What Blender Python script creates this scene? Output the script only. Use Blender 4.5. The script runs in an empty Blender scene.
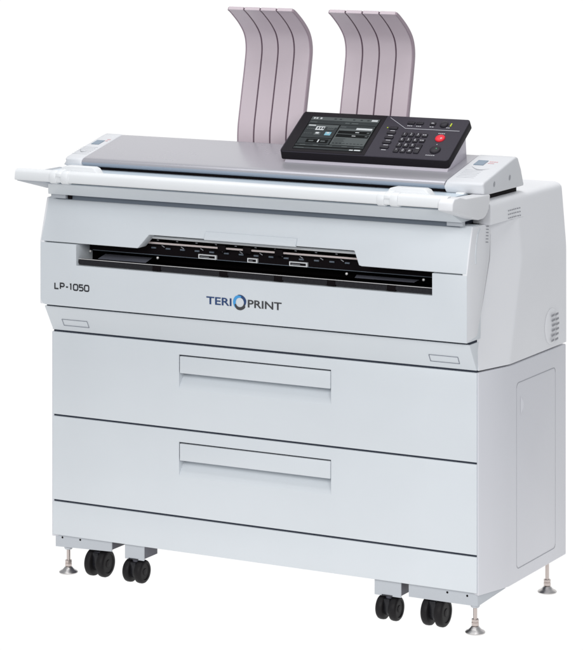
import bpy, bmesh, math
from math import radians as rad, sin, cos, pi
from mathutils import Vector, Matrix

scene = bpy.context.scene
COL = scene.collection
# the printer is measured from the lower left front corner of its cabinet (x right, y back, z up);
# OFF puts the middle of its footprint at the world origin
OFF = Vector((-0.575, -0.22, 0.0))

# ------------------------------------------------------------------ materials
def material(name, col, rough=0.45, metal=0.0, spec=0.5, grain=0.0, grain_scale=900.0, var=0.015, coat=0.0, emit=0.0):
    m = bpy.data.materials.new(name); m.use_nodes = True
    nt = m.node_tree; N = nt.nodes; L = nt.links
    b = N['Principled BSDF']
    b.inputs['Roughness'].default_value = rough
    b.inputs['Metallic'].default_value = metal
    b.inputs['Specular IOR Level'].default_value = spec
    b.inputs['Coat Weight'].default_value = coat
    tc = N.new('ShaderNodeTexCoord')
    n1 = N.new('ShaderNodeTexNoise'); n1.inputs['Scale'].default_value = 3.2; n1.inputs['Detail'].default_value = 5
    L.new(tc.outputs['Object'], n1.inputs['Vector'])
    r = N.new('ShaderNodeValToRGB')
    lo = [max(0, c * (1 - var * 2)) for c in col]; hi = [c * (1 + var) for c in col]
    r.color_ramp.elements[0].position = 0.3; r.color_ramp.elements[0].color = (*lo, 1)
    r.color_ramp.elements[1].position = 0.7; r.color_ramp.elements[1].color = (*hi, 1)
    L.new(n1.outputs['Fac'], r.inputs['Fac'])
    L.new(r.outputs['Color'], b.inputs['Base Color'])
    mr = N.new('ShaderNodeMapRange')
    mr.inputs['To Min'].default_value = max(0.02, rough - 0.05); mr.inputs['To Max'].default_value = rough + 0.05
    L.new(n1.outputs['Fac'], mr.inputs['Value']); L.new(mr.outputs['Result'], b.inputs['Roughness'])
    if grain > 0:
        n2 = N.new('ShaderNodeTexNoise'); n2.inputs['Scale'].default_value = grain_scale; n2.inputs['Detail'].default_value = 2
        L.new(tc.outputs['Object'], n2.inputs['Vector'])
        bp = N.new('ShaderNodeBump'); bp.inputs['Strength'].default_value = grain; bp.inputs['Distance'].default_value = 0.001
        L.new(n2.outputs['Fac'], bp.inputs['Height']); L.new(bp.outputs['Normal'], b.inputs['Normal'])
    if emit:
        L.new(r.outputs['Color'], b.inputs['Emission Color']); b.inputs['Emission Strength'].default_value = emit
    return m

M = {}
M['shell'] = material('cool white plastic', (0.680, 0.715, 0.748), 0.42, grain=0.04)
M['side'] = material('side plastic', (0.68, 0.685, 0.725), 0.45, grain=0.04)
M['cover'] = material('upper cover plastic', (0.815, 0.82, 0.845), 0.45, grain=0.04)
M['capw'] = material('end cap plastic', (0.655, 0.665, 0.69), 0.42, grain=0.03)
M['white'] = material('bright white plastic', (0.77, 0.785, 0.80), 0.4, grain=0.03)
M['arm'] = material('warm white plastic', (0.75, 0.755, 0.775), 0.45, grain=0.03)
M['arm_shade'] = material('shaded arm plastic', (0.38, 0.41, 0.46), 0.45)
M['blue_tray'] = material('pale blue tray metal', (0.60, 0.68, 0.75), 0.35)
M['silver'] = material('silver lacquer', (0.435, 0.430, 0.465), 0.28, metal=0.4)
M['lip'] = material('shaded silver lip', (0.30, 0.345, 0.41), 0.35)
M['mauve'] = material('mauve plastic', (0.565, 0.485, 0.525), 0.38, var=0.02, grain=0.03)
M['mauve_edge'] = material('shaded mauve flange', (0.33, 0.255, 0.30), 0.4)
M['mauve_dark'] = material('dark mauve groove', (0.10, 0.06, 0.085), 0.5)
M['panel'] = material('charcoal plastic', (0.043, 0.039, 0.051), 0.5, spec=0.12, grain=0.06, grain_scale=2500)
M['panel_edge'] = material('black panel rim', (0.012, 0.010, 0.013), 0.5, spec=0.12)
M['key'] = material('dark key plastic', (0.020, 0.018, 0.024), 0.4, spec=0.2)
M['legend'] = material('grey legend print', (0.50, 0.50, 0.53), 0.6)
M['line'] = material('silver trim line', (0.42, 0.42, 0.46), 0.4)
M['red'] = material('red button plastic', (0.72, 0.022, 0.040), 0.38, spec=0.3)
M['lime'] = material('lime indicator lens', (0.50, 0.60, 0.02), 0.3)
M['green'] = material('green indicator lens', (0.03, 0.22, 0.10), 0.3)
M['stand'] = material('lavender stand plastic', (0.50, 0.47, 0.53), 0.35)
M['black'] = material('black interior', (0.006, 0.004, 0.005), 0.6, spec=0.08)
M['dark'] = material('dark seam shade', (0.045, 0.052, 0.070), 0.7, spec=0.05)
M['slotgrey'] = material('grey slot rail', (0.13, 0.155, 0.19), 0.45)
M['darkrib'] = material('ribbed guide metal', (0.030, 0.029, 0.034), 0.45, spec=0.3)
M['steelbar'] = material('polished roller steel', (0.80, 0.78, 0.77), 0.25, metal=0.3)
M['copper'] = material('pinkish roller metal', (0.72, 0.63, 0.61), 0.3, metal=0.2)
M['glare'] = material('slate glare patch', (0.27, 0.28, 0.34), 0.25)
M['rubber'] = material('black caster rubber', (0.010, 0.009, 0.010), 0.5, spec=0.2, grain=0.06)
M['rubber_hub'] = material('black caster plastic', (0.013, 0.013, 0.016), 0.3, spec=0.35)
M['bracket'] = material('blue grey steel plate', (0.50, 0.525, 0.56), 0.4)
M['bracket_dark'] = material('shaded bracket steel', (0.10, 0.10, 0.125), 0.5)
M['chrome'] = material('brushed foot steel', (0.62, 0.60, 0.59), 0.34, metal=1.0)
M['nut'] = material('warm nickel nut', (0.60, 0.53, 0.50), 0.3, metal=0.8)
M['ink'] = material('black print', (0.02, 0.021, 0.026), 0.6)
M['navy'] = material('navy print', (0.018, 0.055, 0.17), 0.6)
M['inkgrey'] = material('charcoal print', (0.05, 0.05, 0.055), 0.6)
M['sky'] = material('sky blue print', (0.06, 0.34, 0.72), 0.6)
M['outline'] = material('blue grey outline', (0.13, 0.145, 0.19), 0.6)
M['groove'] = material('soft groove grey', (0.36, 0.37, 0.40), 0.6)
M['groove_soft'] = material('faint groove grey', (0.60, 0.61, 0.64), 0.6)
M['vent'] = material('vent shadow grey', (0.31, 0.315, 0.34), 0.6)
M['lcd'] = material('slate display', (0.16, 0.23, 0.31), 0.25)
M['pinkprint'] = material('pink print', (0.72, 0.42, 0.44), 0.6)
M['s_dark'] = material('screen black', (0.005, 0.006, 0.006), 0.25, spec=0.04)
M['s_mid'] = material('screen grey', (0.036, 0.041, 0.043), 0.25, spec=0.04, emit=0.1)
M['s_mid2'] = material('screen light grey', (0.085, 0.095, 0.096), 0.25, spec=0.04, emit=0.1)
M['s_white'] = material('screen white', (0.45, 0.47, 0.48), 0.2, spec=0.2, emit=0.2)
M['s_blue'] = material('screen cyan', (0.16, 0.34, 0.42), 0.2, spec=0.2, emit=0.2)

# ------------------------------------------------------------------ mesh helpers
def poly_prism(bm, pts, axis, a, b, mat=0):
    """closed outline extruded from a to b. axis y: pts=(x,z)  axis x: pts=(y,z)  axis z: pts=(x,y)"""
    def P(p, t):
        return {'y': (p[0], t, p[1]), 'x': (t, p[0], p[1]), 'z': (p[0], p[1], t)}[axis]
    A = [bm.verts.new(P(p, a)) for p in pts]; B = [bm.verts.new(P(p, b)) for p in pts]
    fs = [bm.faces.new(A), bm.faces.new(B)]
    n = len(pts)
    for i in range(n):
        fs.append(bm.faces.new((A[i], A[(i + 1) % n], B[(i + 1) % n], B[i])))
    for f in fs: f.material_index = mat
    bmesh.ops.recalc_face_normals(bm, faces=fs)
    return A + B

def box(bm, x0, x1, y0, y1, z0, z1, mat=0):
    return poly_prism(bm, [(x0, z0), (x1, z0), (x1, z1), (x0, z1)], 'y', y0, y1, mat)

def bevel(bm, w, seg=2, ang=25, test=None):
    bm.normal_update()
    es = [e for e in bm.edges if len(e.link_faces) == 2 and e.calc_face_angle(0) > rad(ang) and (test is None or test(e))]
    if es:
        bmesh.ops.bevel(bm, geom=es, offset=w, segments=seg, affect='EDGES', profile=0.5, clamp_overlap=True)

def tube(bm, p0, p1, r, n=16, r2=None, mat=0):
    p0, p1 = Vector(p0), Vector(p1); d = p1 - p0
    q = d.to_track_quat('Z', 'Y').to_matrix()
    r2 = r if r2 is None else r2
    A = [bm.verts.new(p0 + q @ Vector((r * cos(2 * pi * i / n), r * sin(2 * pi * i / n), 0))) for i in range(n)]
    B = [bm.verts.new(p1 + q @ Vector((r2 * cos(2 * pi * i / n), r2 * sin(2 * pi * i / n), 0))) for i in range(n)]
    fs = [bm.faces.new(A), bm.faces.new(B)]
    for i in range(n): fs.append(bm.faces.new((A[i], A[(i + 1) % n], B[(i + 1) % n], B[i])))
    for f in fs: f.material_index = mat
    bmesh.ops.recalc_face_normals(bm, faces=fs)

def lathe(bm, prof, axis='z', n=40, c=(0, 0, 0), mat=0):
    """prof = (radius, height) list; revolved round axis through c"""
    rings = []
    for r, h in prof:
        ring = []
        for i in range(n):
            a = 2 * pi * i / n
            p = (r * cos(a), r * sin(a), h) if axis == 'z' else (h, r * cos(a), r * sin(a))
            ring.append(bm.verts.new(Vector(p) + Vector(c)))
        rings.append(ring)
    fs = []
    for A, B in zip(rings, rings[1:]):
        for i in range(n): fs.append(bm.faces.new((A[i], A[(i + 1) % n], B[(i + 1) % n], B[i])))
    fs.append(bm.faces.new(rings[0])); fs.append(bm.faces.new(rings[-1]))
    for f in fs: f.material_index = mat
    bmesh.ops.recalc_face_normals(bm, faces=fs)

def quad(bm, pts, mat=0):
    f = bm.faces.new([bm.verts.new(p) for p in pts]); f.material_index = mat
    return f

def frame_map(P, u, v):
    P, u, v = Vector(P), Vector(u).normalized(), Vector(v).normalized(); n = u.cross(v)
    return lambda a, b, h=0.0: P + u * a + v * b + n * h

def slab(bm, T, u0, u1, v0, v1, h0, h1, mat=0, skew=0.0):
    """a small block standing on a tilted face, from height h0 to h1; skew shifts the top edge along u"""
    c = [(u0, v0), (u1, v0), (u1 + skew, v1), (u0 + skew, v1)]
    A = [bm.verts.new(T(a, b, h0)) for a, b in c]; B = [bm.verts.new(T(a, b, h1)) for a, b in c]
    fs = [bm.faces.new(A), bm.faces.new(B)]
    for i in range(4): fs.append(bm.faces.new((A[i], A[(i + 1) % 4], B[(i + 1) % 4], B[i])))
    for f in fs: f.material_index = mat
    bmesh.ops.recalc_face_normals(bm, faces=fs)

def round_rect(x0, x1, z0, z1, r, n=5):
    pts = []
    for cx, cz, a0 in ((x1 - r, z0 + r, -90), (x1 - r, z1 - r, 0), (x0 + r, z1 - r, 90), (x0 + r, z0 + r, 180)):
        for i in range(n + 1):
            a = rad(a0 + 90 * i / n); pts.append((cx + r * cos(a), cz + r * sin(a)))
    return pts

def ring_frame(bm, outer, inner, place, mat=0):
    """flat outline between two matching loops"""
    A = [bm.verts.new(place(*p)) for p in outer]; B = [bm.verts.new(place(*p)) for p in inner]
    n = len(A)
    for i in range(n):
        f = bm.faces.new((A[i], A[(i + 1) % n], B[(i + 1) % n], B[i])); f.material_index = mat

ORIGIN = {}
def part(name, bm, mats, parent, smooth=38, label=None):
    """one mesh object, its origin at the middle of its bounding box, parented without any offset matrix"""
    if not isinstance(mats, (list, tuple)): mats = [mats]
    vs = [v.co for v in bm.verts]
    lo = Vector([min(v[i] for v in vs) for i in range(3)]); hi = Vector([max(v[i] for v in vs) for i in range(3)])
    c = (lo + hi) / 2
    for v in bm.verts: v.co -= c
    me = bpy.data.meshes.new(name); bm.to_mesh(me); bm.free()
    for m in mats: me.materials.append(M[m])
    if smooth:
        me.shade_smooth(); me.set_sharp_from_angle(angle=rad(smooth))
    o = bpy.data.objects.new(name, me); COL.objects.link(o)
    o.parent = parent
    o.location = c - (ORIGIN[parent.name] if parent else Vector((0, 0, 0)))
    ORIGIN[o.name] = c
    if label: o['label'] = label
    return o

def copy_part(o, delta, parent):
    c = o.copy(); COL.objects.link(c); c.parent = parent
    c.location = ORIGIN[o.name] + delta - ORIGIN[parent.name]
    ORIGIN[c.name] = ORIGIN[o.name] + delta
    for ch in list(o.children):
        d = ch.copy(); COL.objects.link(d); d.parent = c
        ORIGIN[d.name] = ORIGIN[ch.name] + delta
    return c

def text_part(name, body, mat, parent, x0, x1, z0, z1, y, shear=0.0, bold=0.0):
    cu = bpy.data.curves.new(name, 'FONT'); cu.body = body; cu.size = 1.0; cu.shear = shear; cu.offset = bold
    cu.extrude = 0.0
    tmp = bpy.data.objects.new(name + '_tmp', cu); COL.objects.link(tmp)
    bpy.context.view_layer.update()
    me = bpy.data.meshes.new_from_object(tmp.evaluated_get(bpy.context.evaluated_depsgraph_get()))
    bpy.data.objects.remove(tmp); bpy.data.curves.remove(cu)
    bm = bmesh.new(); bm.from_mesh(me); bpy.data.meshes.remove(me)
    xs = [v.co.x for v in bm.verts]; ys = [v.co.y for v in bm.verts]
    for v in bm.verts:
        u = (v.co.x - min(xs)) / (max(xs) - min(xs)); w = (v.co.y - min(ys)) / (max(ys) - min(ys))
        v.co = Vector((x0 + u * (x1 - x0), y, z0 + w * (z1 - z0)))
    for f in bm.faces: f.material_index = 0
    return part(name, bm, mat, parent, smooth=0)

B = bmesh.new
# ------------------------------------------------------------------ the printer
root = bpy.data.objects.new('large_format_printer', None); COL.objects.link(root)
root.location = (0, 0, 0)
root['label'] = 'white wide-format plotter printer with two drawers, tilted control panel and mauve paper racks'
root['category'] = 'printer'
ORIGIN[root.name] = -OFF

W = 1.149
# --- inner carcass: dark, it closes the seams between the covers
bm = B()
box(bm, 0.006, 1.143, 0.034, 0.43, 0.10, 0.672)
box(bm, 0.006, 1.143, 0.11, 0.43, 0.672, 0.93)
for xa, xb in ((1.085, 1.1445), (0.0045, 0.06)):
    poly_prism(bm, [(-0.02, 0.673), (0.012, 0.673), (0.035, 0.73), (0.066, 0.80), (0.09, 0.86), (0.10, 0.925), (0.04, 0.925), (0.03, 0.845), (0.0, 0.76)], 'x', xa, xb)
box(bm, 0.03, 1.12, 0.0, 0.43, 0.931, 0.972)
for za, zb in ((0.1776, 0.1821), (0.3879, 0.3923), (0.5959, 0.6003)):
    box(bm, 0.002, 1.1465, 0.0045, 0.0333, za, zb)  # dark strips stand in for the shade inside the drawer seams
box(bm, 0.006, 1.146, -0.0335, 0.03, 0.6652, 0.6713)  # same painted seam shade, under the front cover
part('cabinet_frame', bm, 'dark', root)

# --- plinth
bm = B(); box(bm, 0.0, 1.148, 0.0, 0.033, 0.0955, 0.1775); bevel(bm, 0.002)
part('plinth', bm, 'shell', root)

# --- drawers, each a front with a scooped grip under a handle bar
def drawer(z0, z1, hz):
    """hz = top of handle bar"""
    x0, x1, hx0, hx1 = 0.0, 1.148, 0.3630, 0.7755
    g1, g0 = hz, hz - 0.083        # grip hole
    bm = B()
    xs = [x0, hx0, hx1, x1]; zs = [z0, g0, g1, z1]
    V = [[bm.verts.new((x, 0.0, z)) for x in xs] for z in zs]
    for j in range(3):
        for i in range(3):
            if (i, j) != (1, 1): bm.faces.new((V[j][i], V[j][i + 1], V[j + 1][i + 1], V[j + 1][i]))
    # outer rim to the back
    rim = [V[0][0], V[0][1], V[0][2], V[0][3], V[1][3], V[2][3], V[3][3], V[3][2], V[3][1], V[3][0], V[2][0], V[1][0]]
    bk = [bm.verts.new((v.co.x, 0.0335, v.co.z)) for v in rim]
    for i in range(12): bm.faces.new((rim[i], bk[i], bk[(i + 1) % 12], rim[(i + 1) % 12]))
    # scoop: flush at its foot, deep under the bar
    n = 18; rows = []
    for k in range(n + 1):
        t = k / n
        z = g0 + t * 0.0395
        y = 0.032 * (t ** 1.3)
        rows.append((y, z))
    rows.append((0.032, g1))
    Lr = [bm.verts.new((hx0, y, z)) for y, z in rows]; Rr = [bm.verts.new((hx1, y, z)) for y, z in rows]
    for k in range(len(rows) - 1): bm.faces.new((Lr[k], Rr[k], Rr[k + 1], Lr[k + 1]))
    for S in (Lr, Rr):              # side cheeks of the scoop
        f0 = bm.verts.new((S[0].co.x, 0.0, g1))
        c0 = bm.verts.new((S[0].co.x, 0.0, g0))
        bm.faces.new([c0] + S[1:] + [f0])
    bmesh.ops.recalc_face_normals(bm, faces=bm.faces[:])
    bevel(bm, 0.0022, 2, test=lambda e: all(abs(v.co.y) < 1e-6 for v in e.verts) and all(v in rim for v in e.verts))
    d = part('drawer', bm, 'shell', root)
    bm = B(); box(bm, hx0 + 0.0034, hx1 - 0.0014, -0.0026, 0.0255, hz - 0.0440, hz - 0.0033); bevel(bm, 0.0014)
    part('drawer_handle', bm, 'shell', d)
    bm = B()
    box(bm, hx0 + 0.0003, hx1 - 0.0003, 0.004, 0.0294, hz - 0.0032, hz - 0.0003)
    box(bm, hx0 + 0.0003, hx0 + 0.0033, 0.004, 0.0294, hz - 0.0440, hz - 0.0033)
    part('handle_gap_shade', bm, 'dark', d)  # dark strips painted as the shade around the handle bar
    return d
drawer(0.3924, 0.5958, 0.5700)
drawer(0.1822, 0.3878, 0.3600)

# --- slanted strip between drawers and front cover, with two outlined catches
bm = B()
poly_prism(bm, [(-0.0385, 0.6650), (-0.0375, 0.6630), (0.0, 0.6010), (0.033, 0.6005), (0.033, 0.6650)], 'x', 0.002, W - 0.001)
bevel(bm, 0.0018)
strip = part('slanted_strip', bm, 'shell', root)
T = frame_map((0, -0.03755, 0.6629), (1, 0, 0), (0, -0.0375, 0.062))      # v runs up the slope
for cx in (0.0768, 1.0735):
    bm = B(); vb, vt, hw = -0.0560, -0.0355, 0.0370
    o = [(cx - hw, vb), (cx + hw, vb), (cx + hw, vt), (cx - hw, vt)]
    t = 0.0013
    i_ = [(cx - hw + t, vb + t), (cx + hw - t, vb + t), (cx + hw - t, vt - t), (cx - hw + t, vt - t)]
    ring_frame(bm, o, i_, lambda a, b: T(a, b, 0.0009))
    part('catch_outline', bm, 'outline', strip, smooth=0)

# --- lower front cover: a U round the output slot
bm = B()
r = 0.016
left_foot = [(0.002 + r - r * cos(a), 0.6715 + r - r * sin(a)) for a in [rad(90 * k / 6) for k in range(7)]]
out = left_foot + [(W, 0.6715), (W, 0.8235), (1.0625, 0.8235), (1.0625, 0.7725), (0.1045, 0.7725), (0.1045, 0.8235), (0.002, 0.8235)]
poly_prism(bm, out, 'y', -0.055, 0.02)
bevel(bm, 0.0085, 4, test=lambda e: all(abs(v.co.z - 0.7725) < 1e-4 and abs(v.co.y + 0.055) < 1e-4 for v in e.verts))
bevel(bm, 0.004, 3)
fc = part('front_cover', bm, 'shell', root)
yt = -0.0556
def stroke_text(name, body, mat, parent, x0, z0, h, y, adv, wd, th_):
    """squarish technical lettering drawn as flat ribbons in a unit box"""
    R = 0.26
    def arc(cx, cz, r, a0, a1, n=6): return [(cx + r * cos(rad(a0 + (a1 - a0) * i / n)), cz + r * sin(rad(a0 + (a1 - a0) * i / n))) for i in range(n + 1)]
    O = arc(1 - R, 1 - R, R, 90, 0) + arc(1 - R, R, R, 0, -90) + arc(R, R, R, 270, 180) + arc(R, 1 - R, R, 180, 90); O = O + O[:1]
    GL = {'L': [[(0.06, 1), (0.06, 0), (0.92, 0)]],
          'P': [[(0.06, 0), (0.06, 1)] + [(0.62, 1)] + arc(0.68, 0.72, 0.28, 90, -90) + [(0.06, 0.44)]],
          '-': [[(0.10, 0.42), (0.80, 0.42)]],
          '1': [[(0.12, 0.98), (0.50, 1.0), (0.50, 0.0)]],
          '0': [O],
          '5': [[(0.92, 1), (0.10, 1), (0.08, 0.58), (0.60, 0.58)] + arc(0.66, 0.29, 0.29, 90, -90) + [(0.04, 0.0)]]}
    bm = B(); x = x0
    for ch in body:
        for path_ in GL[ch]:
            w_ = wd * {'1': 0.62, '-': 0.75}.get(ch, 1.0)
            P = [Vector((x + a * w_, z0 + b * h)) for a, b in path_]
            closed = (P[0] - P[-1]).length < 1e-6
            L_, R_ = [], []
            for k, p in enumerate(P):
                a = P[k - 1] if k else (P[-2] if closed else P[0]); b = P[k + 1] if k < len(P) - 1 else (P[1] if closed else P[-1])
                d1 = (p - a); d2 = (b - p)
                d1 = d1.normalized() if d1.length > 1e-9 else d2.normalized(); d2 = d2.normalized() if d2.length > 1e-9 else d1
                m_ = (d1 + d2).normalized(); nn = Vector((-m_.y, m_.x)); s_ = th_ / 2 / max(0.5, m_.dot(d1))
                L_.append(bm.verts.new((p.x + nn.x * s_, y, p.y + nn.y * s_))); R_.append(bm.verts.new((p.x - nn.x * s_, y, p.y - nn.y * s_)))
            for k in range(len(P) - 1): bm.faces.new((L_[k], L_[k + 1], R_[k + 1], R_[k]))
        x += adv * {'1': 0.72, '-': 0.72}.get(ch, 1.0)
    return part(name, bm, mat, parent, smooth=0)
stroke_text('model_lettering', 'LP-1050', 'ink', fc, 0.0430, 0.7126, 0.0138, yt, 0.01590, 0.01210, 0.0034)
text_part('brand_lettering', 'TERI', 'navy', fc, 0.4715, 0.5400, 0.7080, 0.7262, yt, bold=0.018)
text_part('brand_lettering', 'PRINT', 'inkgrey', fc, 0.5840, 0.6745, 0.7085, 0.7266, yt, bold=0.018)
bm = B()
cx, cz, R0 = 0.5625, 0.7185, 0.0182
for k, (a0, a1, mi) in enumerate(((-30, 140, 0), (75, 262, 1), (200, 352, 2))):
    n = 26; A = []; Bv = []
    for i in range(n + 1):
        t = i / n; a = rad(a0 + (a1 - a0) * t)
        w = 0.0072 * min(1.0, 0.55 + 1.6 * t) * min(1.0, (1 - t) * 5.0 + 0.05)
        ri = R0 - 0.0072; ro = ri + w
        y = yt - 0.00012 * k
        A.append(bm.verts.new((cx + ro * cos(a), y, cz + ro * sin(a)))); Bv.append(bm.verts.new((cx + ri * cos(a), y, cz + ri * sin(a))))
    for i in range(n):
        f = bm.faces.new((A[i], A[i + 1], Bv[i + 1], Bv[i])); f.material_index = mi
part('swirl_emblem', bm, ['navy', 'sky', 'inkgrey'], fc, smooth=0)

# --- lid above the slot, leaning back, with a notch over the rollers
bm = B()
lid = [(0.002, 0.8262), (0.2795, 0.8262), (0.3055, 0.8590), (0.8590, 0.8590), (0.8755, 0.8275), (0.883, 0.8262), (W - 0.001, 0.8262), (W - 0.001, 0.9312), (0.004, 0.9312)]
vs = poly_prism(bm, lid, 'y', -0.055, -0.015)
for v in vs: v.co.y += (v.co.z - 0.8262) * 0.30
bevel(bm, 0.0028, 3)
lidp = part('slot_lid', bm, 'shell', root)
TL = frame_map((0, -0.055, 0.8262), (1, 0, 0), (0, 0.30, 1.0))
bm = B()
def hpt(u, w, h): return TL(u, w, h)
prof = [(0.0535, 0.0002), (0.0520, 0.0022), (0.047, 0.0034), (0.040, 0.0046), (0.0345, 0.0052), (0.0325, 0.0040), (0.0325, 0.0)]
A = [bm.verts.new(hpt(0.462, w, h)) for w, h in prof]; C_ = [bm.verts.new(hpt(0.708, w, h)) for w, h in prof]
for i in range(len(prof) - 1): bm.faces.new((A[i], A[i + 1], C_[i + 1], C_[i]))
bm.faces.new(A); bm.faces.new(C_)
bmesh.ops.recalc_face_normals(bm, faces=bm.faces[:])
part('lid_grip', bm, 'shell', lidp)

# --- output slot: black channel, rollers, guide bar, small plates
bm = B()
quad(bm, [(0.09, 0.095, 0.74), (1.08, 0.095, 0.74), (1.08, 0.095, 0.93), (0.09, 0.095, 0.93)])
quad(bm, [(0.09, -0.02, 0.768), (1.08, -0.02, 0.768), (1.08, 0.095, 0.772), (0.09, 0.095, 0.772)])
quad(bm, [(0.09, -0.012, 0.876), (1.08, -0.012, 0.876), (1.08, 0.095, 0.876), (0.09, 0.095, 0.876)])
quad(bm, [(0.1035, -0.02, 0.76), (0.1035, 0.095, 0.76), (0.1035, 0.095, 0.93), (0.1035, -0.02, 0.93)])
quad(bm, [(1.0635, -0.02, 0.76), (1.0635, 0.095, 0.76), (1.0635, 0.095, 0.93), (1.0635, -0.02, 0.93)])
box(bm, 0.1055, 1.0615, 0.006, 0.05, 0.803, 0.829)          # inner beam carrying the plates
slot = part('output_slot', bm, 'black', root, smooth=0)
bm = B(); tube(bm, (0.272, -0.012, 0.8493), (0.868, -0.012, 0.8493), 0.0036)
part('feed_bar', bm, 'white', slot)
bm = B(); tube(bm, (0.262, -0.006, 0.8345), (0.868, -0.006, 0.8345), 0.0026)
part('feed_bar', bm, 'copper', slot)
for x in (0.487, 0.556, 0.642):
    bm = B(); box(bm, x - 0.011, x + 0.011, -0.012, 0.012, 0.827, 0.843); bevel(bm, 0.002)
    part('bar_clip', bm, 'black', slot)
for k in range(11):
    x = 0.30 + k * 0.054
    bm = B(); quad(bm, [(x, -0.0004, 0.8405), (x + 0.006, -0.0004, 0.8395), (x + 0.0075, -0.0004, 0.8415), (x + 0.003, -0.0004, 0.8425)])
    part('star_wheel', bm, 'vent', slot, smooth=0)
    x += 0.018
    bm = B(); quad(bm, [(x - 0.004, -0.0004, 0.8285), (x + 0.004, -0.0004, 0.8240), (x + 0.0055, -0.0004, 0.8255), (x - 0.002, -0.0004, 0.8295)])
    part('star_wheel', bm, 'vent', slot, smooth=0)
for k in range(15):
    x = 0.285 + k * 0.0405
    bm = B(); tube(bm, (x, 0.002, 0.8215), (x + 0.012, 0.002, 0.8215), 0.0022, 10); part('glint_roller', bm, 'slotgrey', slot)  # tiny rollers added as small highlights in the dark slot
bm = B(); box(bm, 0.115, 1.052, 0.0040, 0.0058, 0.8035, 0.8048); part('beam_highlight', bm, 'slotgrey', slot, smooth=0)  # thin strip painted as a highlight along the beam
for x0, x1 in ((0.4165, 0.4655), (0.551, 0.578), (0.664, 0.712)):
    bm = B()
    box(bm, x0, x1, 0.0005, 0.006, 0.8045, 0.8150, 0)
    box(bm, x0 + 0.0035, x1 - 0.0035, -0.0004, 0.0005, 0.8072, 0.8126, 1)
    box(bm, x0 + 0.006, x1 - 0.004 - 0.3 * (x1 - x0), -0.0009, -0.0004, 0.8088, 0.8100, 2)
    part('slot_plate', bm, ['white', 'black', 'groove'], slot, smooth=0)
bm = B(); quad(bm, [(0.135, -0.005, 0.7845), (0.272, -0.005, 0.7845), (0.262, 0.045, 0.7900), (0.126, 0.045, 0.7900)])
part('glare_patch', bm, 'glare', slot, smooth=0)  # grey quads painted as glare on the paper guide inside the slot
bm = B(); quad(bm, [(0.832, 0.010, 0.7875), (0.985, 0.010, 0.7875), (0.985, 0.040, 0.7900), (0.822, 0.040, 0.7900)])
part('glare_patch', bm, 'glare', slot, smooth=0)
for x, z in ((0.1085, 0.8005), (0.3012, 0.7975), (0.8147, 0.7963), (1.0131, 0.797)):
    bm = B(); lathe(bm, [(0.0032, 0), (0.0030, 0.002), (0.001, 0.0035)], 'x', 14)
    bmesh.ops.rotate(bm, verts=bm.verts[:], cent=(0, 0, 0), matrix=Matrix.Rotation(rad(-90), 3, 'Z'))
    for v in bm.verts: v.co += Vector((x, 0.004, z))
    part('screw', bm, 'steelbar', slot)
bm = B()
x = 0.106
while x < 1.058:
    x1 = min(x + 0.0022, 1.0605)
    box(bm, x, x1, -0.0462, -0.040, 0.7775, 0.7855); x += 0.0036
box(bm, 0.1055, 1.0615, -0.0425, -0.030, 0.7738, 0.7872)
part('guide_bar', bm, 'darkrib', slot, smooth=0)
bm = B(); box(bm, 0.1055, 1.0615, -0.0455, -0.043, 0.7874, 0.7886)
part('guide_edge', bm, 'steelbar', slot, smooth=0)
for x in (0.328, 0.513, 0.66, 0.80, 0.955):
    bm = B(); box(bm, x - 0.011, x + 0.011, -0.0475, -0.041, 0.7742, 0.7862)
    part('bar_clip', bm, 'black', slot, smooth=0)

# --- cheek closing the end of lid and front cover; seam(z) is the slanted joint with the side cover
def seam(z):
    pts = [(0.60, 0.001), (0.677, 0.003), (0.759, 0.0350), (0.845, 0.0665), (0.900, 0.0760), (0.930, 0.0740), (1.2, 0.0740)]
    for (z0, y0), (z1, y1) in zip(pts, pts[1:]):
        if z0 <= z <= z1: return y0 + (y1 - y0) * (z - z0) / (z1 - z0)
    return pts[0][1]
def cheek(side):
    X = (lambda x: x) if side > 0 else (lambda x: 1.149 - x)
    front = [(-0.0545, 0.672), (-0.0548, 0.75), (-0.0545, 0.826), (-0.040, 0.876), (-0.0235, 0.930)]
    back = [(0.0705, 0.928), (0.0725, 0.915), (0.0720, 0.890), (0.0640, 0.845), (0.0325, 0.759), (0.0005, 0.680)]
    bm = B()
    pts = front + back
    def xo(y): return W + 0.0005 + 0.012 * max(0, y + 0.045)
    vi = [bm.verts.new((X(W - 0.012), y, z)) for y, z in pts]
    vo = [bm.verts.new((X(xo(y)), y, z)) for y, z in pts]
    n = len(pts)
    bm.faces.new(vi); bm.faces.new(vo)
    for i in range(n): bm.faces.new((vi[i], vi[(i + 1) % n], vo[(i + 1) % n], vo[i]))
    bmesh.ops.recalc_face_normals(bm, faces=bm.faces[:])
    bevel(bm, 0.0025, 2)
    c = part('end_cheek', bm, 'cover', root)
    if side > 0:
        bm = B()                    # finger groove: a shallow bent bead
        path = [(0.012, 0.930 - 0.008), (0.001, 0.912), (-0.007, 0.890), (-0.011, 0.865), (-0.010, 0.845)]
        for (ya, za), (yb, zb) in zip(path, path[1:]):
            tube(bm, (xo(ya) - 0.001, ya, za), (xo(yb) - 0.001, yb, zb), 0.0032, 10)
        part('finger_groove', bm, 'shell', c, smooth=60)
        bm = B()
        for k in range(6):
            z = 0.925 - k * 0.0072; y = 0.046 - k * 0.0007
            quad(bm, [(xo(y) + 0.0006, y, z), (xo(y + 0.014) + 0.0006, y + 0.0135, z - 0.0018), (xo(y + 0.014) + 0.0006, y + 0.0135, z - 0.0040), (xo(y) + 0.0006, y, z - 0.0022)])
        part('vent_slots', bm, 'vent', c, smooth=0)
    return c
cheek(1); cheek(-1)

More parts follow.
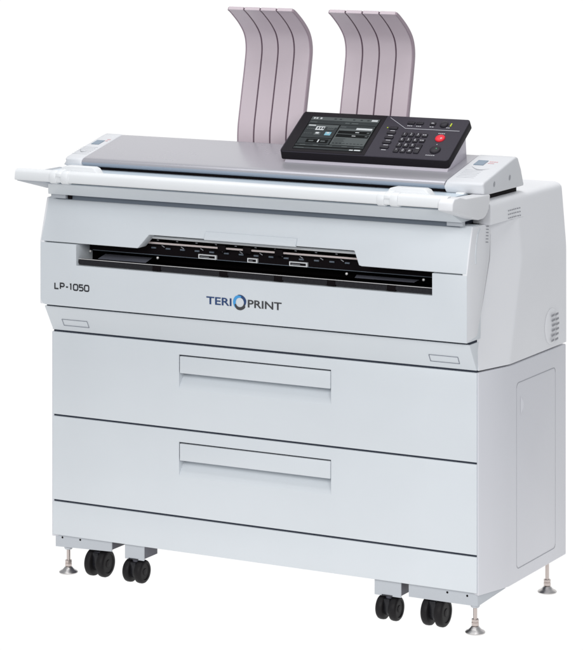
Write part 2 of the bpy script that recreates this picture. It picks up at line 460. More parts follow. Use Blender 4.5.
# --- upper side covers: a curved shell with a ledge under the top deck
def smin(a, b, k):
    h = max(0, min(1, 0.5 + 0.5 * (b - a) / k)); return b * (1 - h) + a * h - k * h * (1 - h)
def side_x(y, z):
    flat = 1.1805
    kink = 0.113 + (z - 0.6) * 0.30
    ramp = 1.1805 - 0.27 * (kink - y)
    lean = 1.1815 - 0.085 * (z - 0.822)
    x = smin(flat, lean, 0.0015)
    body = smin(x, ramp, 0.0012)
    if z > 0.9285:
        return max(body, min(x, 1.1695 - 0.03 * (z - 0.935)))
    return body
def side_cover(side):
    X = (lambda x: x) if side > 0 else (lambda x: 1.149 - x)
    zs = [0.6005 + 0.3255 * k / 48 for k in range(49)] + [0.9280, 0.9295] + [0.934 + 0.006 * k for k in range(7)]
    ny = 90
    bm = B(); G = []
    for z in zs:
        y0 = seam(z) + 0.0034 if z <= 0.9282 else 0.030
        row = []
        for j in range(ny + 1):
            y = y0 + (0.4440 - y0) * j / ny
            row.append(bm.verts.new((X(side_x(y, z)), y, z)))
        G.append(row)
    # rounded shoulder up to the deck
    for t in (20, 45, 70, 90):
        a = rad(t); row = []
        for j in range(ny + 1):
            y = 0.030 + 0.414 * j / ny
            s = side_x(y, 0.97)
            row.append(bm.verts.new((X(s - 0.020 + 0.020 * cos(a)), y, 0.970 + 0.0145 * sin(a))))
        G.append(row)
    row = [bm.verts.new((X(0.60), v.co.y, 0.9848)) for v in G[-1]]; G.append(row)
    for A, C2 in zip(G, G[1:]):
        for j in range(ny): bm.faces.new((A[j], A[j + 1], C2[j + 1], C2[j]))
    # turn the front and back edges inward so the shell has thickness
    for col, dy in ((0, 0.0), (ny, 0.0)):
        cs = [r_[col] for r_ in G]
        inn = [bm.verts.new((X(1.12), v.co.y + (0.012 if col == 0 else 0.0), v.co.z)) for v in cs[:-1]]
        for i in range(len(inn) - 1):
            bm.faces.new((cs[i], cs[i + 1], inn[i + 1], inn[i]))
    low = G[0]; inn = [bm.verts.new((X(1.1450), v.co.y + 0.012, v.co.z)) for v in low]
    for j in range(ny): bm.faces.new((low[j], low[j + 1], inn[j + 1], inn[j]))
    bmesh.ops.recalc_face_normals(bm, faces=bm.faces[:])
    c = part('side_cover', bm, 'cover', root, smooth=30)
    if side > 0:
        bm = B()
        for r_ in range(3):
            for k in range(7):
                y = 0.126 + k * 0.0098; z = 0.9520 - r_ * 0.0085 
                quad(bm, [(side_x(a, b) + 0.0009, a, b) for a, b in ((y, z), (y + 0.0068, z), (y + 0.0068, z - 0.0026), (y, z - 0.0026))])
        part('vent_slots', bm, 'vent', c, smooth=0)
        # oval vent: a dished bulge with louvres
        bm = B(); rings = []
        for q in range(7):
            s = 1 - q / 6.5
            ring = []
            for i in range(32):
                a = 2 * pi * i / 32
                y = 0.352 + 0.046 * s * cos(a) * (1.0 if cos(a) > 0 else 0.85); z = 0.652 + 0.043 * s * sin(a) + 0.0
                h = 0.0045 * (1 - s * s) ** 0.6 + 0.0004
                ring.append(bm.verts.new((1.1805 + h, y, z)))
            rings.append(ring)
        for A, C2 in zip(rings, rings[1:]):
            for i in range(32): bm.faces.new((A[i], A[(i + 1) % 32], C2[(i + 1) % 32], C2[i]))
        bm.faces.new(rings[-1])
        bmesh.ops.recalc_face_normals(bm, faces=bm.faces[:])
        vb = part('vent_boss', bm, 'cover', c, smooth=60)
        bm = B()
        for k in range(6):
            z = 0.681 - k * 0.0118
            for y0, y1 in ((0.344, 0.362), (0.366, 0.385)):
                sh = -0.006 * abs(k - 2.2) / 2.5
                quad(bm, [(1.1876, y0 + sh, z), (1.1876, y1 + sh, z + 0.0012), (1.1876, y1 + sh, z - 0.0040), (1.1876, y0 + sh, z - 0.0052)])
        part('vent_slots', bm, 'vent', c, smooth=0)
    return c
side_cover(1); side_cover(-1)

# --- lower side panels: angled front, flat rear, an outlined service panel
def side_panel(side):
    X = (lambda x: x) if side > 0 else (lambda x: 1.149 - x)
    bm = B()
    plan = [(1.1515, 0.0015), (1.1800, 0.1080), (1.1800, 0.4440), (1.12, 0.4440), (1.12, 0.02), (1.1475, 0.0040)]
    poly_prism(bm, [(X(x), y) for x, y in plan], 'z', 0.0900, 0.5960)
    bevel(bm, 0.0025, 3)
    p = part('side_panel', bm, 'side', root, smooth=20)
    if side > 0:
        o = round_rect(0.150, 0.379, 0.120, 0.551, 0.012); i_ = round_rect(0.1512, 0.3778, 0.1215, 0.5493, 0.011)
        bm = B(); ring_frame(bm, o, i_, lambda a, b: (1.1806, a, b))
        for f in bm.faces:
            c = f.calc_center_median()
            f.material_index = 0 if (c.z > 0.54 or c.z < 0.13) else 1
        part('service_panel', bm, ['groove', 'groove_soft'], p, smooth=0)
        bm = B()
        n = 10; A = []; C2 = []
        for k in range(n + 1):
            t = k / n; z = 0.475 + 0.042 * t
            A.append(bm.verts.new((1.1806, 0.172, z))); C2.append(bm.verts.new((1.1806 + 0.004 * sin(pi * t), 0.172 + 0.0085 * sin(pi * t) + 0.0005, z)))
        for k in range(n): bm.faces.new((A[k], A[k + 1], C2[k + 1], C2[k]))
        part('finger_notch', bm, 'side', p)
    return p
side_panel(1); side_panel(-1)
bm = B(); box(bm, 0.0, 1.149, 0.440, 0.4435, 0.0955, 0.98)
part('back_panel', bm, 'side', root)

# --- fascia under the feed table and the dark slot below it
bm = B(); poly_prism(bm, [(-0.050, 0.9415), (-0.052, 0.9440), (-0.128, 0.9775), (-0.126, 0.9800), (0.01, 0.9800), (0.01, 0.9415)], 'x', 0.0205, 1.1335); bevel(bm, 0.0016)
for v in bm.verts:
    if v.co.x < 0.05: v.co.x += max(0.0, -0.050 - v.co.y) * 0.66
fas = part('front_fascia', bm, 'shell', root)
bm = B(); box(bm, 0.03, 1.118, -0.030, 0.0, 0.9285, 0.9412)
part('fascia_slot', bm, 'slotgrey', fas, smooth=0)
for xa, xb in ((0.0225, 0.064), (1.092, 1.132)):
    bm = B(); box(bm, xa, xb, -0.040, -0.028, 0.9315, 0.9413); part('hinge_block', bm, 'bracket', fas, smooth=0)
bm = B(); box(bm, 0.068, 0.078, -0.0345, -0.028, 0.9300, 0.9412)
part('hinge_pin', bm, 'black', fas, smooth=0)

# --- feed table with its round front rail and two sliding paper guides
bm = B(); box(bm, 0.03, 1.12, -0.150, 0.016, 0.9870, 1.0000)
table = part('feed_table', bm, 'blue_tray', root)
bm = B()
pr = [(-0.140, 0.9860), (-0.159, 0.9860), (-0.1622, 0.9872), (-0.1632, 0.9900), (-0.1612, 1.0050), (-0.1592, 1.0098), (-0.1545, 1.0124), (-0.142, 1.0130), (-0.138, 1.006)]
poly_prism(bm, pr, 'x', -0.0015, 1.150)
part('front_rail', bm, 'white', table, smooth=50)
def arm(side):
    X = (lambda x: x) if side > 0 else (lambda x: 1.161 - x)
    pr = [(-0.1725, 0.9830), (-0.1700, 1.0000), (-0.1610, 1.0085), (-0.1300, 1.0100), (-0.10, 1.0035), (0.030, 0.9990), (0.0285, 0.9850), (0.0225, 0.9660), (0.008, 0.9530), (-0.006, 0.9480), (-0.030, 0.9475)]
    bm = B()
    if side > 0: x0, x1 = 1.132, 1.1685
    else:
        x0, x1 = -0.0005, 0.085
        pr = [(-0.158, 0.9845), (-0.158, 0.9990), (0.030, 0.9990), (0.0285, 0.9850), (0.0225, 0.9660), (0.008, 0.9550), (-0.006, 0.9520), (-0.030, 0.9530)]
    poly_prism(bm, pr, 'x', x0, x1); bevel(bm, 0.0030, 3)
    return part('table_arm', bm, 'arm' if side > 0 else 'arm_shade', table)  # left arm darker: shade on its underside put into the colour
arm(1); arm(-1)
bm = B(); box(bm, 0.0225, 1.1315, -0.120, 0.0155, 0.9803, 0.9869)
part('rail_gap_shade', bm, 'dark', table, smooth=0)  # dark box painted as the shadow line under the rail
def guide(x0, flip=False):
    bm = B()
    # flag standing on the table behind the rail
    poly_prism(bm, [(x0 + 0.016, 0.998), (x0 + 0.016, 1.0155), (x0 + 0.020, 1.0215), (x0 + 0.030, 1.0245), (x0 + 0.104, 1.0245), (x0 + 0.112, 1.0215), (x0 + 0.132, 0.998)], 'y', -0.140, -0.112)
    bevel(bm, 0.002, 2)
    g = part('paper_guide', bm, 'white', table)
    for xa, xb in ((0.000, 0.018), (0.032, 0.052)):
        bm = B()
        o = [(-0.1440, 1.0145), (-0.154, 1.0140), (-0.1610, 1.0100), (-0.1650, 1.0030), (-0.1658, 0.9940), (-0.1635, 0.9860), (-0.157, 0.9825), (-0.144, 0.9825)]
        poly_prism(bm, o, 'x', x0 + xa, x0 + xb); bevel(bm, 0.0016)
        part('guide_clip', bm, 'white', g)
    bm = B()
    poly_prism(bm, [(-0.1120, 1.020), (-0.150, 1.0145), (-0.1630, 1.0085), (-0.1645, 1.0000), (-0.14, 0.998), (-0.112, 0.998)], 'x', x0 + 0.0165, x0 + 0.0335); bevel(bm, 0.0016)
    part('guide_clip', bm, 'white', g)
    return g
guide(0.099); guide(0.977)

# --- scanner: dark slot, silver cover, two end caps
bm = B(); box(bm, 0.060, 1.148, 0.016, 0.222, 0.984, 1.0085)
sc_base = part('scanner_base', bm, 'black', root)
bm = B()
prof = [(0.014, 1.0065), (0.007, 1.0085), (0.0020, 1.0130), (0.0005, 1.0175), (0.0020, 1.0215), (0.0055, 1.0248), (0.011, 1.0272), (0.020, 1.0297), (0.06, 1.0388), (0.183, 1.0660), (0.192, 1.0672), (0.199, 1.0655), (0.207, 1.055), (0.217, 1.033), (0.222, 1.004)]
poly_prism(bm, prof, 'x', 0.0855, 1.0665)
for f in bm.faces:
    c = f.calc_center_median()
    if c.y < 0.013 and c.z < 1.0185 and abs(f.normal.x) < 0.5: f.material_index = 1  # shading of the lower lip put into a darker blue-grey
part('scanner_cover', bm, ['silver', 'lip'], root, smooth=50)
def cap(side):
    xa, xb = (1.0670, 1.163) if side > 0 else (0.034, 0.085)
    pr = [(0.018, 0.9970), (0.006, 1.0010), (-0.003, 1.0115), (-0.003, 1.0165), (0.003, 1.0235), (0.012, 1.0285), (0.175, 1.0665), (0.190, 1.0688), (0.199, 1.0660), (0.217, 1.038), (0.2345, 0.9970)]
    bm = B(); vs = poly_prism(bm, pr, 'x', xa, xb)
    bm.normal_update()
    for v in vs:     # the outer flank leans out towards its foot and the front tip is cut back
        outer = v.co.x > 1.15 if side > 0 else v.co.x < 0.05
        if outer and v.co.y < 0.001: v.co.y += 0.010
        if side < 0 and outer and v.co.z < 1.008: v.co.x += 0.018
    bevel(bm, 0.0045, 3, ang=40)
    c = part('scanner_end_cap', bm, 'capw', root, smooth=45)
    TT = frame_map((0, 0.012, 1.0285), (1, 0, 0), (0, 0.163, 0.038))
    bm = B()
    if side > 0: slab(bm, TT, 1.0855, 1.1105, 0.108, 0.140, 0.0003, 0.0012)
    else: slab(bm, TT, 0.046, 0.068, 0.095, 0.125, 0.0003, 0.0012)
    part('small_display', bm, 'lcd', c, smooth=0)
    x0 = 1.080 if side > 0 else 0.034
    bm = B()
    n = 12; A = []; C2 = []
    for k in range(n + 1):
        t = k / n; u = x0 + 0.006 + 0.050 * t; v = 0.098 - 0.020 * sin(pi * t * 0.9) - 0.004 * t
        if side < 0: v -= 0.040; u = x0 + 0.004 + 0.03 * t
        A.append(bm.verts.new(TT(u, v, 0.0009))); C2.append(bm.verts.new(TT(u, v + 0.0022 * sin(pi * t) + 0.0006, 0.0009)))
    for k in range(n): bm.faces.new((A[k], A[k + 1], C2[k + 1], C2[k]))
    part('button_outline', bm, 'groove', c, smooth=0)
    sp = 1.0 if side > 0 else 0.45
    for k in range(4):
        a = x0 + 0.036 + 0.0055 * k * sp
        bm = B(); slab(bm, TT, a, a + 0.004 * sp, 0.132, 0.136, 0.0003, 0.0007)
        if k < 3: slab(bm, TT, a, a + 0.0045 * sp, 0.122, 0.125, 0.0003, 0.0007)
        part('print_mark', bm, 'pinkprint', c, smooth=0)
    bm = B()
    for k in range(6): slab(bm, TT, x0 + 0.001, x0 + 0.045, 0.072 - 0.010 * k, 0.0735 - 0.010 * k, 0.0003, 0.0006)
    part('print_lines', bm, 'groove_soft', c, smooth=0)
    if side > 0:
        for y, z in ((0.063, 1.0185), (0.150, 1.0245)):
            bm = B()
            q = [(1.1637, y + 0.0042 * cos(a) + 0.0012 * sin(a), z + 0.0062 * sin(a)) for a in [2 * pi * i / 16 for i in range(16)]]
            bm.faces.new([bm.verts.new(p) for p in q])
            part('screw_hole', bm, 'groove', c, smooth=0)
    return c
capr = cap(1); cap(-1)
bm = B(); box(bm, 1.098, 1.119, -0.006, 0.012, 0.9950, 1.0035); bevel(bm, 0.002)
part('latch_tab', bm, 'white', capr)

# --- mauve paper racks behind the scanner
ctrl = [(0.246, 0.985), (0.239, 1.025), (0.234, 1.060), (0.236, 1.100), (0.247, 1.150), (0.2585, 1.200), (0.2700, 1.250), (0.2765, 1.292), (0.2680, 1.325), (0.2420, 1.353), (0.2040, 1.380), (0.1840, 1.391)]
def spline(c, k=6):
    out = []
    for i in range(len(c) - 1):
        p0 = Vector(c[max(0, i - 1)]); p1 = Vector(c[i]); p2 = Vector(c[i + 1]); p3 = Vector(c[min(len(c) - 1, i + 2)])
        for j in range(k):
            t = j / k
            out.append(0.5 * ((2 * p1) + (p2 - p0) * t + (2 * p0 - 5 * p1 + 4 * p2 - p3) * t * t + (3 * p1 - p0 - 3 * p2 + p3) * t ** 3))
    out.append(Vector(c[-1])); return out
path = spline(ctrl)
def sheet(bm, x0, x1, d0, d1, trim=0, mat=0, taper=0):
    """curved sheet following the rack profile between offsets d0 (front) and d1 (back)"""
    P = path[:len(path) - trim] if trim else path
    nrm = []
    for i in range(len(P)):
        t = (P[min(i + 1, len(P) - 1)] - P[max(i - 1, 0)]).normalized(); nrm.append(Vector((t.y, -t.x)))   # to the back
    rows = []
    for i, (p, n) in enumerate(zip(P, nrm)):
        e = d1 if not taper else 0.0075 + (d1 - 0.0075) * min(1.0, (len(P) - 1 - i) / taper)
        rows.append([bm.verts.new((x, (p + n * d).x, (p + n * d).y)) for x, d in ((x0, d0), (x1, d0), (x1, e), (x0, e))])
    fs = []
    for A, C2 in zip(rows, rows[1:]):
        for i in range(4): fs.append(bm.faces.new((A[i], A[(i + 1) % 4], C2[(i + 1) % 4], C2[i])))
    fs.append(bm.faces.new(rows[0])); fs.append(bm.faces.new(rows[-1]))
    for f in fs: f.material_index = mat
    bmesh.ops.recalc_face_normals(bm, faces=fs)
def rack(x0):
    bm = B(); w = 0.1815; pitch = w / 4
    for k in range(4): sheet(bm, x0 + k * pitch + 0.0020, x0 + (k + 1) * pitch - 0.0020, 0.0, 0.0085)
    bevel(bm, 0.0007, 1, ang=60)
    r_ = part('paper_rack', bm, 'mauve', root, smooth=28)
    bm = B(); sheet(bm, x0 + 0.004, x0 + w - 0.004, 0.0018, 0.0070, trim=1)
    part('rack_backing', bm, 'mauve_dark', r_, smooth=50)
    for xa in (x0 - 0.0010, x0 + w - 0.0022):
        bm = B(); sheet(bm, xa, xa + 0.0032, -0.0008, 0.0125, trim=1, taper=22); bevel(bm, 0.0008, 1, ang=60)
        part('rack_flange', bm, 'mauve_edge', r_, smooth=28)  # darker mauve: fall-off of light at the rack edges painted in
    return r_
rk = rack(0.3915)
copy_part(rk, Vector((0.2795, 0, 0)), root)

# --- control panel
th = rad(33.4)
TP = frame_map((0.608, 0.060, 1.0653), (1, 0, 0), (0, cos(th), sin(th)))
bm = B()
ol = round_rect(-0.004, 0.4385, 0.002, 0.1535, 0.008)
A = [bm.verts.new(TP(u, v, 0)) for u, v in ol]
Bv = [bm.verts.new(TP(u, v - 0.006 * (1 - v / 0.16), -0.021)) for u, v in ol]
f = bm.faces.new(A); f.material_index = 0
g = bm.faces.new(Bv); g.material_index = 1
for i in range(len(A)):
    f = bm.faces.new((A[i], A[(i + 1) % len(A)], Bv[(i + 1) % len(A)], Bv[i])); f.material_index = 1
bmesh.ops.recalc_face_normals(bm, faces=bm.faces[:])
bevel(bm, 0.0016, 2, ang=50)
cp = part('control_panel', bm, ['panel', 'panel_edge'], root, smooth=40)
# stand below: foot plate and wedge
bm = B()
poly_prism(bm, [(0.064, 1.0385), (0.069, 1.0470), (0.166, 1.1170), (0.172, 1.0620)], 'x', 0.616, 1.0440)
bevel(bm, 0.002)
part('panel_stand', bm, 'stand', cp)
bm = B()
slab(bm, TP, 0.0, 0.222, 0.003, 0.1515, 0.0002, 0.0009)
part('screen_bezel', bm, 'panel_edge', cp, smooth=0)
bm = B()
def S(u0, u1, v0, v1, mi, h): quad(bm, [TP(u0, v0, h), TP(u1, v0, h), TP(u1, v1, h), TP(u0, v1, h)], mi)
S(0.026, 0.212, 0.0125, 0.1355, 0, 0.0012)                       # glass
S(0.028, 0.210, 0.1215, 0.1345, 2, 0.0015); S(0.028, 0.210, 0.1085, 0.1205, 1, 0.0015)     # header bands
S(0.029, 0.1135, 0.0560, 0.1065, 1, 0.0015); S(0.031, 0.112, 0.096, 0.1050, 2, 0.0017)
S(0.029, 0.1135, 0.0330, 0.0535, 1, 0.0015); S(0.117, 0.208, 0.0330, 0.1065, 2, 0.0015)
S(0.118, 0.207, 0.095, 0.1055, 1, 0.0017)
S(0.028, 0.210, 0.0245, 0.0310, 1, 0.0015); S(0.028, 0.21, 0.0140, 0.0200, 1, 0.0015)
S(0.056, 0.079, 0.0840, 0.0980, 3, 0.0020); S(0.0875, 0.105, 0.087, 0.0965, 2, 0.0020)
S(0.060, 0.076, 0.0655, 0.0765, 2, 0.0020); S(0.088, 0.104, 0.0660, 0.0785, 4, 0.0020)
S(0.063, 0.072, 0.0700, 0.0760, 3, 0.0023); S(0.092, 0.099, 0.0725, 0.0775, 3, 0.0023)
S(0.060, 0.064, 0.088, 0.0945, 1, 0.0023); S(0.067, 0.071, 0.088, 0.0945, 1, 0.0023); S(0.074, 0.078, 0.088, 0.0945, 1, 0.0023)
S(0.163, 0.205, 0.0915, 0.0985, 3, 0.0020)
S(0.120, 0.206, 0.0760, 0.0865, 0, 0.0020); S(0.120, 0.206, 0.0625, 0.0735, 0, 0.0020)
S(0.166, 0.176, 0.0800, 0.0825, 3, 0.0023); S(0.162, 0.172, 0.0670, 0.0693, 3, 0.0023)
S(0.197, 0.2035, 0.0790, 0.0830, 2, 0.0023); S(0.197, 0.2035, 0.0660, 0.0700, 2, 0.0023)
S(0.050, 0.108, 0.0370, 0.0500, 0, 0.0020); S(0.081, 0.0845, 0.0385, 0.0485, 3, 0.0023); S(0.057, 0.070, 0.041, 0.0455, 2, 0.0023); S(0.089, 0.101, 0.041, 0.0455, 2, 0.0023)
S(0.177, 0.187, 0.0148, 0.0185, 3, 0.0020); S(0.190, 0.206, 0.0148, 0.0190, 3, 0.0020); S(0.034, 0.056, 0.0155, 0.0180, 2, 0.0020)
for u in (0.040, 0.075, 0.112, 0.152, 0.186): S(u, u + 0.015, 0.0262, 0.0290, 2, 0.0020)
for u in (0.034, 0.041, 0.052): S(u, u + 0.005, 0.1255, 0.1310, 3, 0.0020)
for u in (0.090, 0.104, 0.140, 0.160, 0.178): S(u, u + 0.006, 0.1265, 0.1300, 1, 0.0020)
S(0.190, 0.206, 0.1250, 0.1315, 3, 0.0020); S(0.125, 0.137, 0.1120, 0.1160, 2, 0.0020); S(0.142, 0.160, 0.1120, 0.1160, 2, 0.0020); S(0.031, 0.050, 0.112, 0.115, 2, 0.0020)
S(0.033, 0.052, 0.099, 0.1025, 3, 0.0020); S(0.120, 0.134, 0.0985, 0.1015, 2, 0.0020)
for k in range(9): S(0.121 + 0.0095 * k, 0.127 + 0.0095 * k, 0.0385, 0.0405, 1, 0.0020)
for k in range(5):
    S(0.120, 0.150 - 0.004 * (k % 2), 0.0560 - 0.0048 * k, 0.0572 - 0.0048 * k, 1, 0.0020)
for k in range(4): S(0.033 + 0.0055 * k, 0.0370 + 0.0055 * k, 0.0868, 0.0900, 2, 0.0020); S(0.033 + 0.0055 * k, 0.0362 + 0.0055 * k, 0.0700, 0.0722, 2, 0.0020)
for k in range(3): S(0.0895 + 0.0050 * k, 0.0930 + 0.0050 * k, 0.0895, 0.0940, 1, 0.0023)
part('touch_screen', bm, ['s_dark', 's_mid', 's_mid2', 's_white', 's_blue'], cp, smooth=0)
# trim line
bm = B()
def seg(a, b, w):
    a, b = Vector(a), Vector(b); d = (b - a).normalized(); n = Vector((-d.y, d.x)) * w / 2
    quad(bm, [TP(*(a - n), 0.0006), TP(*(b - n), 0.0006), TP(*(b + n), 0.0006), TP(*(a + n), 0.0006)])
seg((0.2325, 0.1455), (0.2866, 0.1085), 0.0012); seg((0.2860, 0.1087), (0.4270, 0.1087), 0.0017)
part('trim_line', bm, 'line', cp, smooth=0)
# number keys
DIG = [['1', '2', '3', ''], ['4', '5', '6', ''], ['7', '8', '9', ''], ['*', '0', '#', '']]
glyphs = {}
def glyph(ch):
    cu = bpy.data.curves.new('g', 'FONT'); cu.body = ch; cu.size = 0.0105; cu.align_x = 'CENTER'; cu.align_y = 'CENTER'
    tmp = bpy.data.objects.new('g', cu); COL.objects.link(tmp); bpy.context.view_layer.update()
    me = bpy.data.meshes.new_from_object(tmp.evaluated_get(bpy.context.evaluated_depsgraph_get()))
    bpy.data.objects.remove(tmp); bpy.data.curves.remove(cu)
    return me
def key(name, u0, u1, v0, v1, ch=None, legend=None, mat='key', lip=0.0032):
    bm = B(); slab(bm, TP, u0, u1, v0, v1, 0.0002, lip); bevel(bm, 0.0012, 2, ang=50)
    for f in bm.faces: f.material_index = 0
    if ch:
        me = glyph(ch); off = Vector(((u0 + u1) / 2, (v0 + v1) / 2 + 0.0003, 0)); b2 = B(); b2.from_mesh(me)
        for v in b2.verts: v.co = TP(v.co.x + off.x, v.co.y + off.y, lip + 0.0003)
        for f in b2.faces: f.material_index = 1
        m2 = bpy.data.meshes.new('t'); b2.to_mesh(m2); b2.free(); bm.from_mesh(m2)
        bpy.data.meshes.remove(m2); bpy.data.meshes.remove(me)
    if legend:
        for a, b in legend:
            f = quad(bm, [TP(a, (v0 + v1) / 2 - 0.0012, lip + 0.0003), TP(b, (v0 + v1) / 2 - 0.0012, lip + 0.0003), TP(b, (v0 + v1) / 2 + 0.0012, lip + 0.0003), TP(a, (v0 + v1) / 2 + 0.0012, lip + 0.0003)]); f.material_index = 1
    return part(name, bm, [mat, 'legend'], cp, smooth=40)
for r_ in range(4):
    v = 0.0850 - r_ * 0.0197
    for c in range(4):
        u = 0.2945 + c * 0.01745 + (0.0006 * r_)
        if c == 3 and r_ == 3: continue
        if c < 3: key('number_key', u - 0.0066, u + 0.0066, v - 0.0068, v + 0.0068, DIG[r_][c])
        elif r_ < 2: key('function_key', u - 0.0062, u + 0.0072, v - 0.0058, v + 0.0058, legend=[(u - 0.0045, u - 0.0005), (u + 0.0008, u + 0.0052)])
        else: key('enter_key', u - 0.0062, u + 0.0072, v - 0.0262, v + 0.0062, legend=[(u - 0.004, u + 0.0045)])
for k in range(5):
    v = 0.1065 - k * 0.0178; u = 0.2565 + 0.0013 * k
    key('side_key', u - 0.0110, u + 0.0110, v - 0.0042, v + 0.0048)
for k in range(5):
    v = 0.0980 - k * 0.0178; u = 0.2575 + 0.0013 * k
    bm = B(); quad(bm, [TP(u - 0.006, v - 0.001, 0.0005), TP(u + 0.006, v - 0.001, 0.0005), TP(u + 0.006, v + 0.001, 0.0005), TP(u - 0.006, v + 0.001, 0.0005)])
    part('printed_legend', bm, 'legend', cp, smooth=0)
for u, v, w in ((0.2945, 0.1190, 0.007), (0.3175, 0.1190, 0.007), (0.3515, 0.1190, 0.006), (0.394, 0.1185, 0.005), (0.3865, 0.0965, 0.009), (0.388, 0.0165, 0.012), (0.390, 0.0565, 0.0015)):
    bm = B(); n = max(1, int(w / 0.0022))
    for i in range(n):
        a = u - w + 2 * w * i / n; b = a + 2 * w / n * 0.72
        quad(bm, [TP(a, v - 0.0012, 0.0005), TP(b, v - 0.0012, 0.0005), TP(b, v + 0.0012, 0.0005), TP(a, v + 0.0012, 0.0005)])
    part('printed_legend', bm, 'legend', cp, smooth=0)
key('top_key', 0.2845, 0.3035, 0.1245, 0.1330); key('top_key', 0.3075, 0.3260, 0.1245, 0.1330)
key('top_key', 0.3435, 0.3575, 0.1245, 0.1345, legend=[(0.347, 0.354)])
def knob(name, u, v, r0, mat, ring=None):
    bm = B(); n = 36
    prof = [(r0, 0.0002), (r0, 0.0022), (r0 * 0.93, 0.0036), (r0 * 0.72, 0.0046), (r0 * 0.3, 0.0051)]
    rings = [[bm.verts.new(TP(u + a_ * cos(2 * pi * i / n), v + a_ * sin(2 * pi * i / n), h)) for i in range(n)] for a_, h in prof]
    for A, C2 in zip(rings, rings[1:]):
        for i in range(n): bm.faces.new((A[i], A[(i + 1) % n], C2[(i + 1) % n], C2[i]))
    bm.faces.new(rings[-1]); bm.faces.new(rings[0])
    bmesh.ops.recalc_face_normals(bm, faces=bm.faces[:])
    return part(name, bm, mat, cp, smooth=60)
knob('stop_button', 0.3893, 0.0780, 0.0122, 'red'); knob('start_button', 0.3935, 0.0357, 0.0132, 'key'); knob('power_button', 0.3795, 0.1290, 0.0105, 'key')
def lens(name, u0, u1, v0, v1, mat):
    bm = B(); slab(bm, TP, u0, u1, v0, v1, 0.0002, 0.0016); part(name, bm, mat, cp, smooth=0)
lens('indicator_light', 0.3962, 0.3990, 0.1235, 0.1345, 'lime'); lens('indicator_light', 0.2392, 0.2418, 0.1062, 0.1090, 'lime')
bm = B(); slab(bm, TP, 0.3955, 0.3985, 0.0350, 0.0385, 0.0048, 0.0054); part('indicator_light', bm, 'green', cp, smooth=0)
bm = B(); slab(bm, TP, 0.3925, 0.3960, 0.0725, 0.0765, 0.0048, 0.0054); part('indicator_light', bm, 's_white', cp, smooth=0)

# --- floor brackets
def plate(x0, x1, z0, z1, depth, holes=(), rise=0.0):
    bm = B()
    box(bm, x0, x1, 0.010, 0.013, z0, z1, 0)
    vs = box(bm, x0 + 0.001, x1, 0.0131, 0.013 + depth, z0 + 0.004, z1, 1)  # dark box: shade on bracket sides and open ends put into the colour
    for v in bm.verts:
        if v.co.z < z0 + 0.006: v.co.z += rise * (v.co.x - x0) / (x1 - x0)
    p = part('caster_bracket', bm, ['bracket', 'bracket_dark'], root, smooth=0)
    if holes:
        for x, z in holes:
            bm = B()
            bm.faces.new([bm.verts.new((x + 0.0026 * cos(2 * pi * i / 12), 0.0095, z + 0.0026 * sin(2 * pi * i / 12))) for i in range(12)])
            part('bolt_hole', bm, 'black', p, smooth=0)
    return p
plate(0.003, 0.166, 0.0640, 0.0950, 0.06, rise=0.006, holes=((0.023, 0.0880), (0.075, 0.0880)))
plate(0.204, 0.258, 0.0585, 0.0950, 0.06)
plate(0.884, 0.952, 0.0585, 0.0950, 0.06)
pr_ = plate(0.972, 1.1460, 0.0640, 0.0950, 0.06, holes=((1.070, 0.0865), (1.120, 0.0850)))
bm = B()
v = [(1.1462, 0.0100, 0.064), (1.1462, 0.0100, 0.0950), (1.1720, 0.1050, 0.0896), (1.1725, 0.1050, 0.0870)]
A = [bm.verts.new(p) for p in v]; C2 = [bm.verts.new((p[0] - 0.003, p[1] + 0.001, p[2])) for p in v]
bm.faces.new(A); bm.faces.new(C2)
for i in range(4): bm.faces.new((A[i], A[(i + 1) % 4], C2[(i + 1) % 4], C2[i]))
bmesh.ops.recalc_face_normals(bm, faces=bm.faces[:])
part('bracket_gusset', bm, 'bracket', pr_, smooth=0)

# --- casters: twin wheels, housing, stem
def caster(x, y, R, hw):
    bm = B()
    tube(bm, (x, y, R * 1.2), (x, y, 0.0612), 0.0095, 20, mat=1)
    box(bm, x - 0.014, x + 0.014, y - 0.016, y + 0.02, 0.0590, 0.0612, 1)
    lathe(bm, [(R * 0.60, -hw * 0.36), (R * 0.60, hw * 0.36)], 'x', 36, c=(x, y, R))
    box(bm, x - hw * 0.30, x + hw * 0.30, y - R * 0.62, y + R * 0.62, R, R * 1.82)
    bevel(bm, 0.0012, 2, ang=50)
    c = part('caster', bm, ['rubber_hub', 'bracket_dark'], root, smooth=45)
    for s in (-1, 1):
        bm = B()
        a, b = hw * 0.30, hw
        pr = [(R * 0.55, a), (R * 0.88, a), (R * 0.97, a + 0.002), (R, a + 0.006), (R, b - 0.006), (R * 0.96, b - 0.0025), (R * 0.87, b), (R * 0.70, b + 0.0005), (R * 0.66, b - 0.0016), (R * 0.30, b - 0.0016), (R * 0.26, b), (R * 0.04, b + 0.0006)]
        lathe(bm, [(r_, h * s) for r_, h in pr], 'x', 48, c=(x, y, R))
        part('wheel', bm, 'rubber', c, smooth=40)
    return c
big = caster(0.1185, 0.030, 0.0335, 0.0265)
small = caster(0.2285, 0.024, 0.0285, 0.0255)
copy_part(big, Vector((0.9140, 0, 0)), root)
copy_part(small, Vector((0.6880, 0, 0)), root)

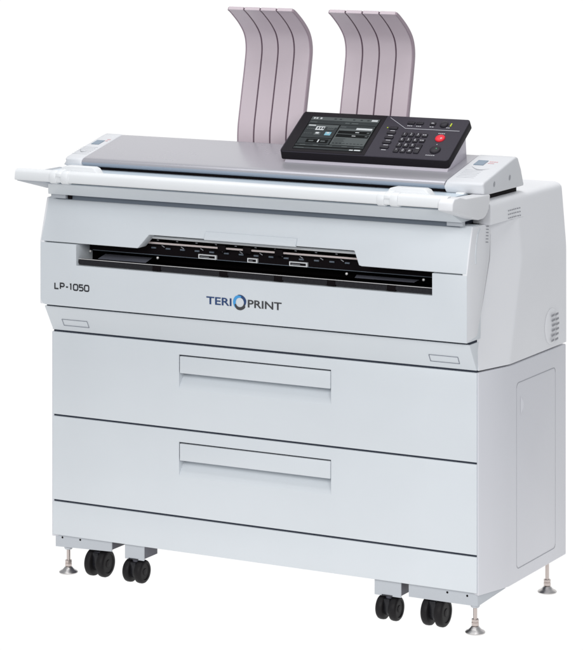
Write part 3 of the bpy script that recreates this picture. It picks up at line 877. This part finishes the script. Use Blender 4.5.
# --- levelling feet
def foot(x, y, top):
    bm = B()
    lathe(bm, [(0.0225, 0.0), (0.0232, 0.0022), (0.0215, 0.0042), (0.015, 0.0075), (0.0105, 0.0125), (0.0085, 0.0150), (0.004, 0.0160)], 'z', 40, c=(x, y, 0))
    f = part('levelling_foot', bm, 'chrome', root, smooth=50)
    bm = B(); lathe(bm, [(0.0046, 0.014), (0.0046, top)], 'z', 18, c=(x, y, 0))
    part('threaded_stem', bm, 'nut', f, smooth=50)
    bm = B(); lathe(bm, [(0.0088, 0.0165), (0.0092, 0.0175), (0.0092, 0.0235), (0.0075, 0.0245), (0.0075, 0.0255), (0.0090, 0.0262), (0.0090, 0.0305), (0.0080, 0.0315)], 'z', 6, c=(x, y, 0))
    part('lock_nut', bm, 'nut', f, smooth=20)
    bm = B(); lathe(bm, [(0.0085, top - 0.006), (0.0105, top - 0.003), (0.0105, top)], 'z', 20, c=(x, y, 0))
    part('stem_collar', bm, 'bracket', f, smooth=50)
    return f
foot(0.0325, 0.0225, 0.0640)
foot(1.1340, 0.0225, 0.0640)
foot(1.1420, 0.4180, 0.0900)
foot(0.0070, 0.4180, 0.0900)


# ------------------------------------------------------------------ setting: added seamless white sweep, glowing so the ground stays white and shadowless
bm = B()
prof = [(-0.98, 0.0), (1.6, 0.0)] + [(1.6 + 1.0 * sin(rad(a)), 1.0 - 1.0 * cos(rad(a))) for a in range(6, 91, 6)] + [(2.6, 4.5)]
A = [bm.verts.new((-4.5, y, z - 0.0005)) for y, z in prof]; C2 = [bm.verts.new((1.4, y, z - 0.0005)) for y, z in prof]
for i in range(len(prof) - 1): bm.faces.new((A[i], C2[i], C2[i + 1], A[i + 1]))
me = bpy.data.meshes.new('floor'); bm.to_mesh(me); bm.free(); me.shade_smooth()
fl = bpy.data.objects.new('floor', me); COL.objects.link(fl); fl['kind'] = 'structure'
m = bpy.data.materials.new('glowing white sweep'); m.use_nodes = True
nt = m.node_tree; nt.nodes.clear()
out = nt.nodes.new('ShaderNodeOutputMaterial'); em = nt.nodes.new('ShaderNodeEmission'); em.inputs['Color'].default_value = (1, 1, 1, 1); em.inputs['Strength'].default_value = 1.02
nt.links.new(em.outputs[0], out.inputs['Surface'])
me.materials.append(m)

w = bpy.data.worlds.new('World'); scene.world = w; w.use_nodes = True
bg = w.node_tree.nodes['Background']; bg.inputs['Color'].default_value = (0.93, 0.96, 1.0, 1); bg.inputs['Strength'].default_value = 0.43

def area(name, loc, target, size, power, col=(1, 1, 1)):
    l = bpy.data.lights.new(name, 'AREA'); l.shape = 'RECTANGLE'; l.size = size[0]; l.size_y = size[1]; l.energy = power; l.color = col
    o = bpy.data.objects.new(name, l); COL.objects.link(o); o.location = loc
    o.rotation_euler = (Vector(target) - Vector(loc)).to_track_quat('-Z', 'Y').to_euler()
    return o
area('top_softbox', (0.0, -0.4, 3.6), (0, 0.1, 0.9), (3.0, 2.0), 48)
area('key_softbox', (0.2, -5.2, 2.9), (0, -0.1, 0.9), (2.0, 1.6), 89)
area('side_fill', (3.2, -3.5, 2.4), (0.6, 0.0, 0.8), (1.2, 1.6), 58)  # unseen fill lamp, added to brighten the right side and its chamfer

# ------------------------------------------------------------------ camera (level, lens shifted down)
cam = bpy.data.cameras.new('camera'); co = bpy.data.objects.new('camera', cam); COL.objects.link(co)
cam.sensor_fit = 'HORIZONTAL'; cam.sensor_width = 36; cam.lens = 36 * 2747 / 583
cam.shift_x = 0.0; cam.shift_y = -470 / 583
cam.clip_end = 200; cam.clip_start = 0.1
co.location = Vector((3.74945, -5.67063, 1.77)) + OFF
co.rotation_euler = (rad(90), 0, rad(28.5))
scene.camera = co

scene.view_settings.view_transform = 'Standard'; scene.view_settings.look = 'None'
scene.view_settings.exposure = 0; scene.view_settings.gamma = 1
scene.render.resolution_x = 918; scene.render.resolution_y = 1024
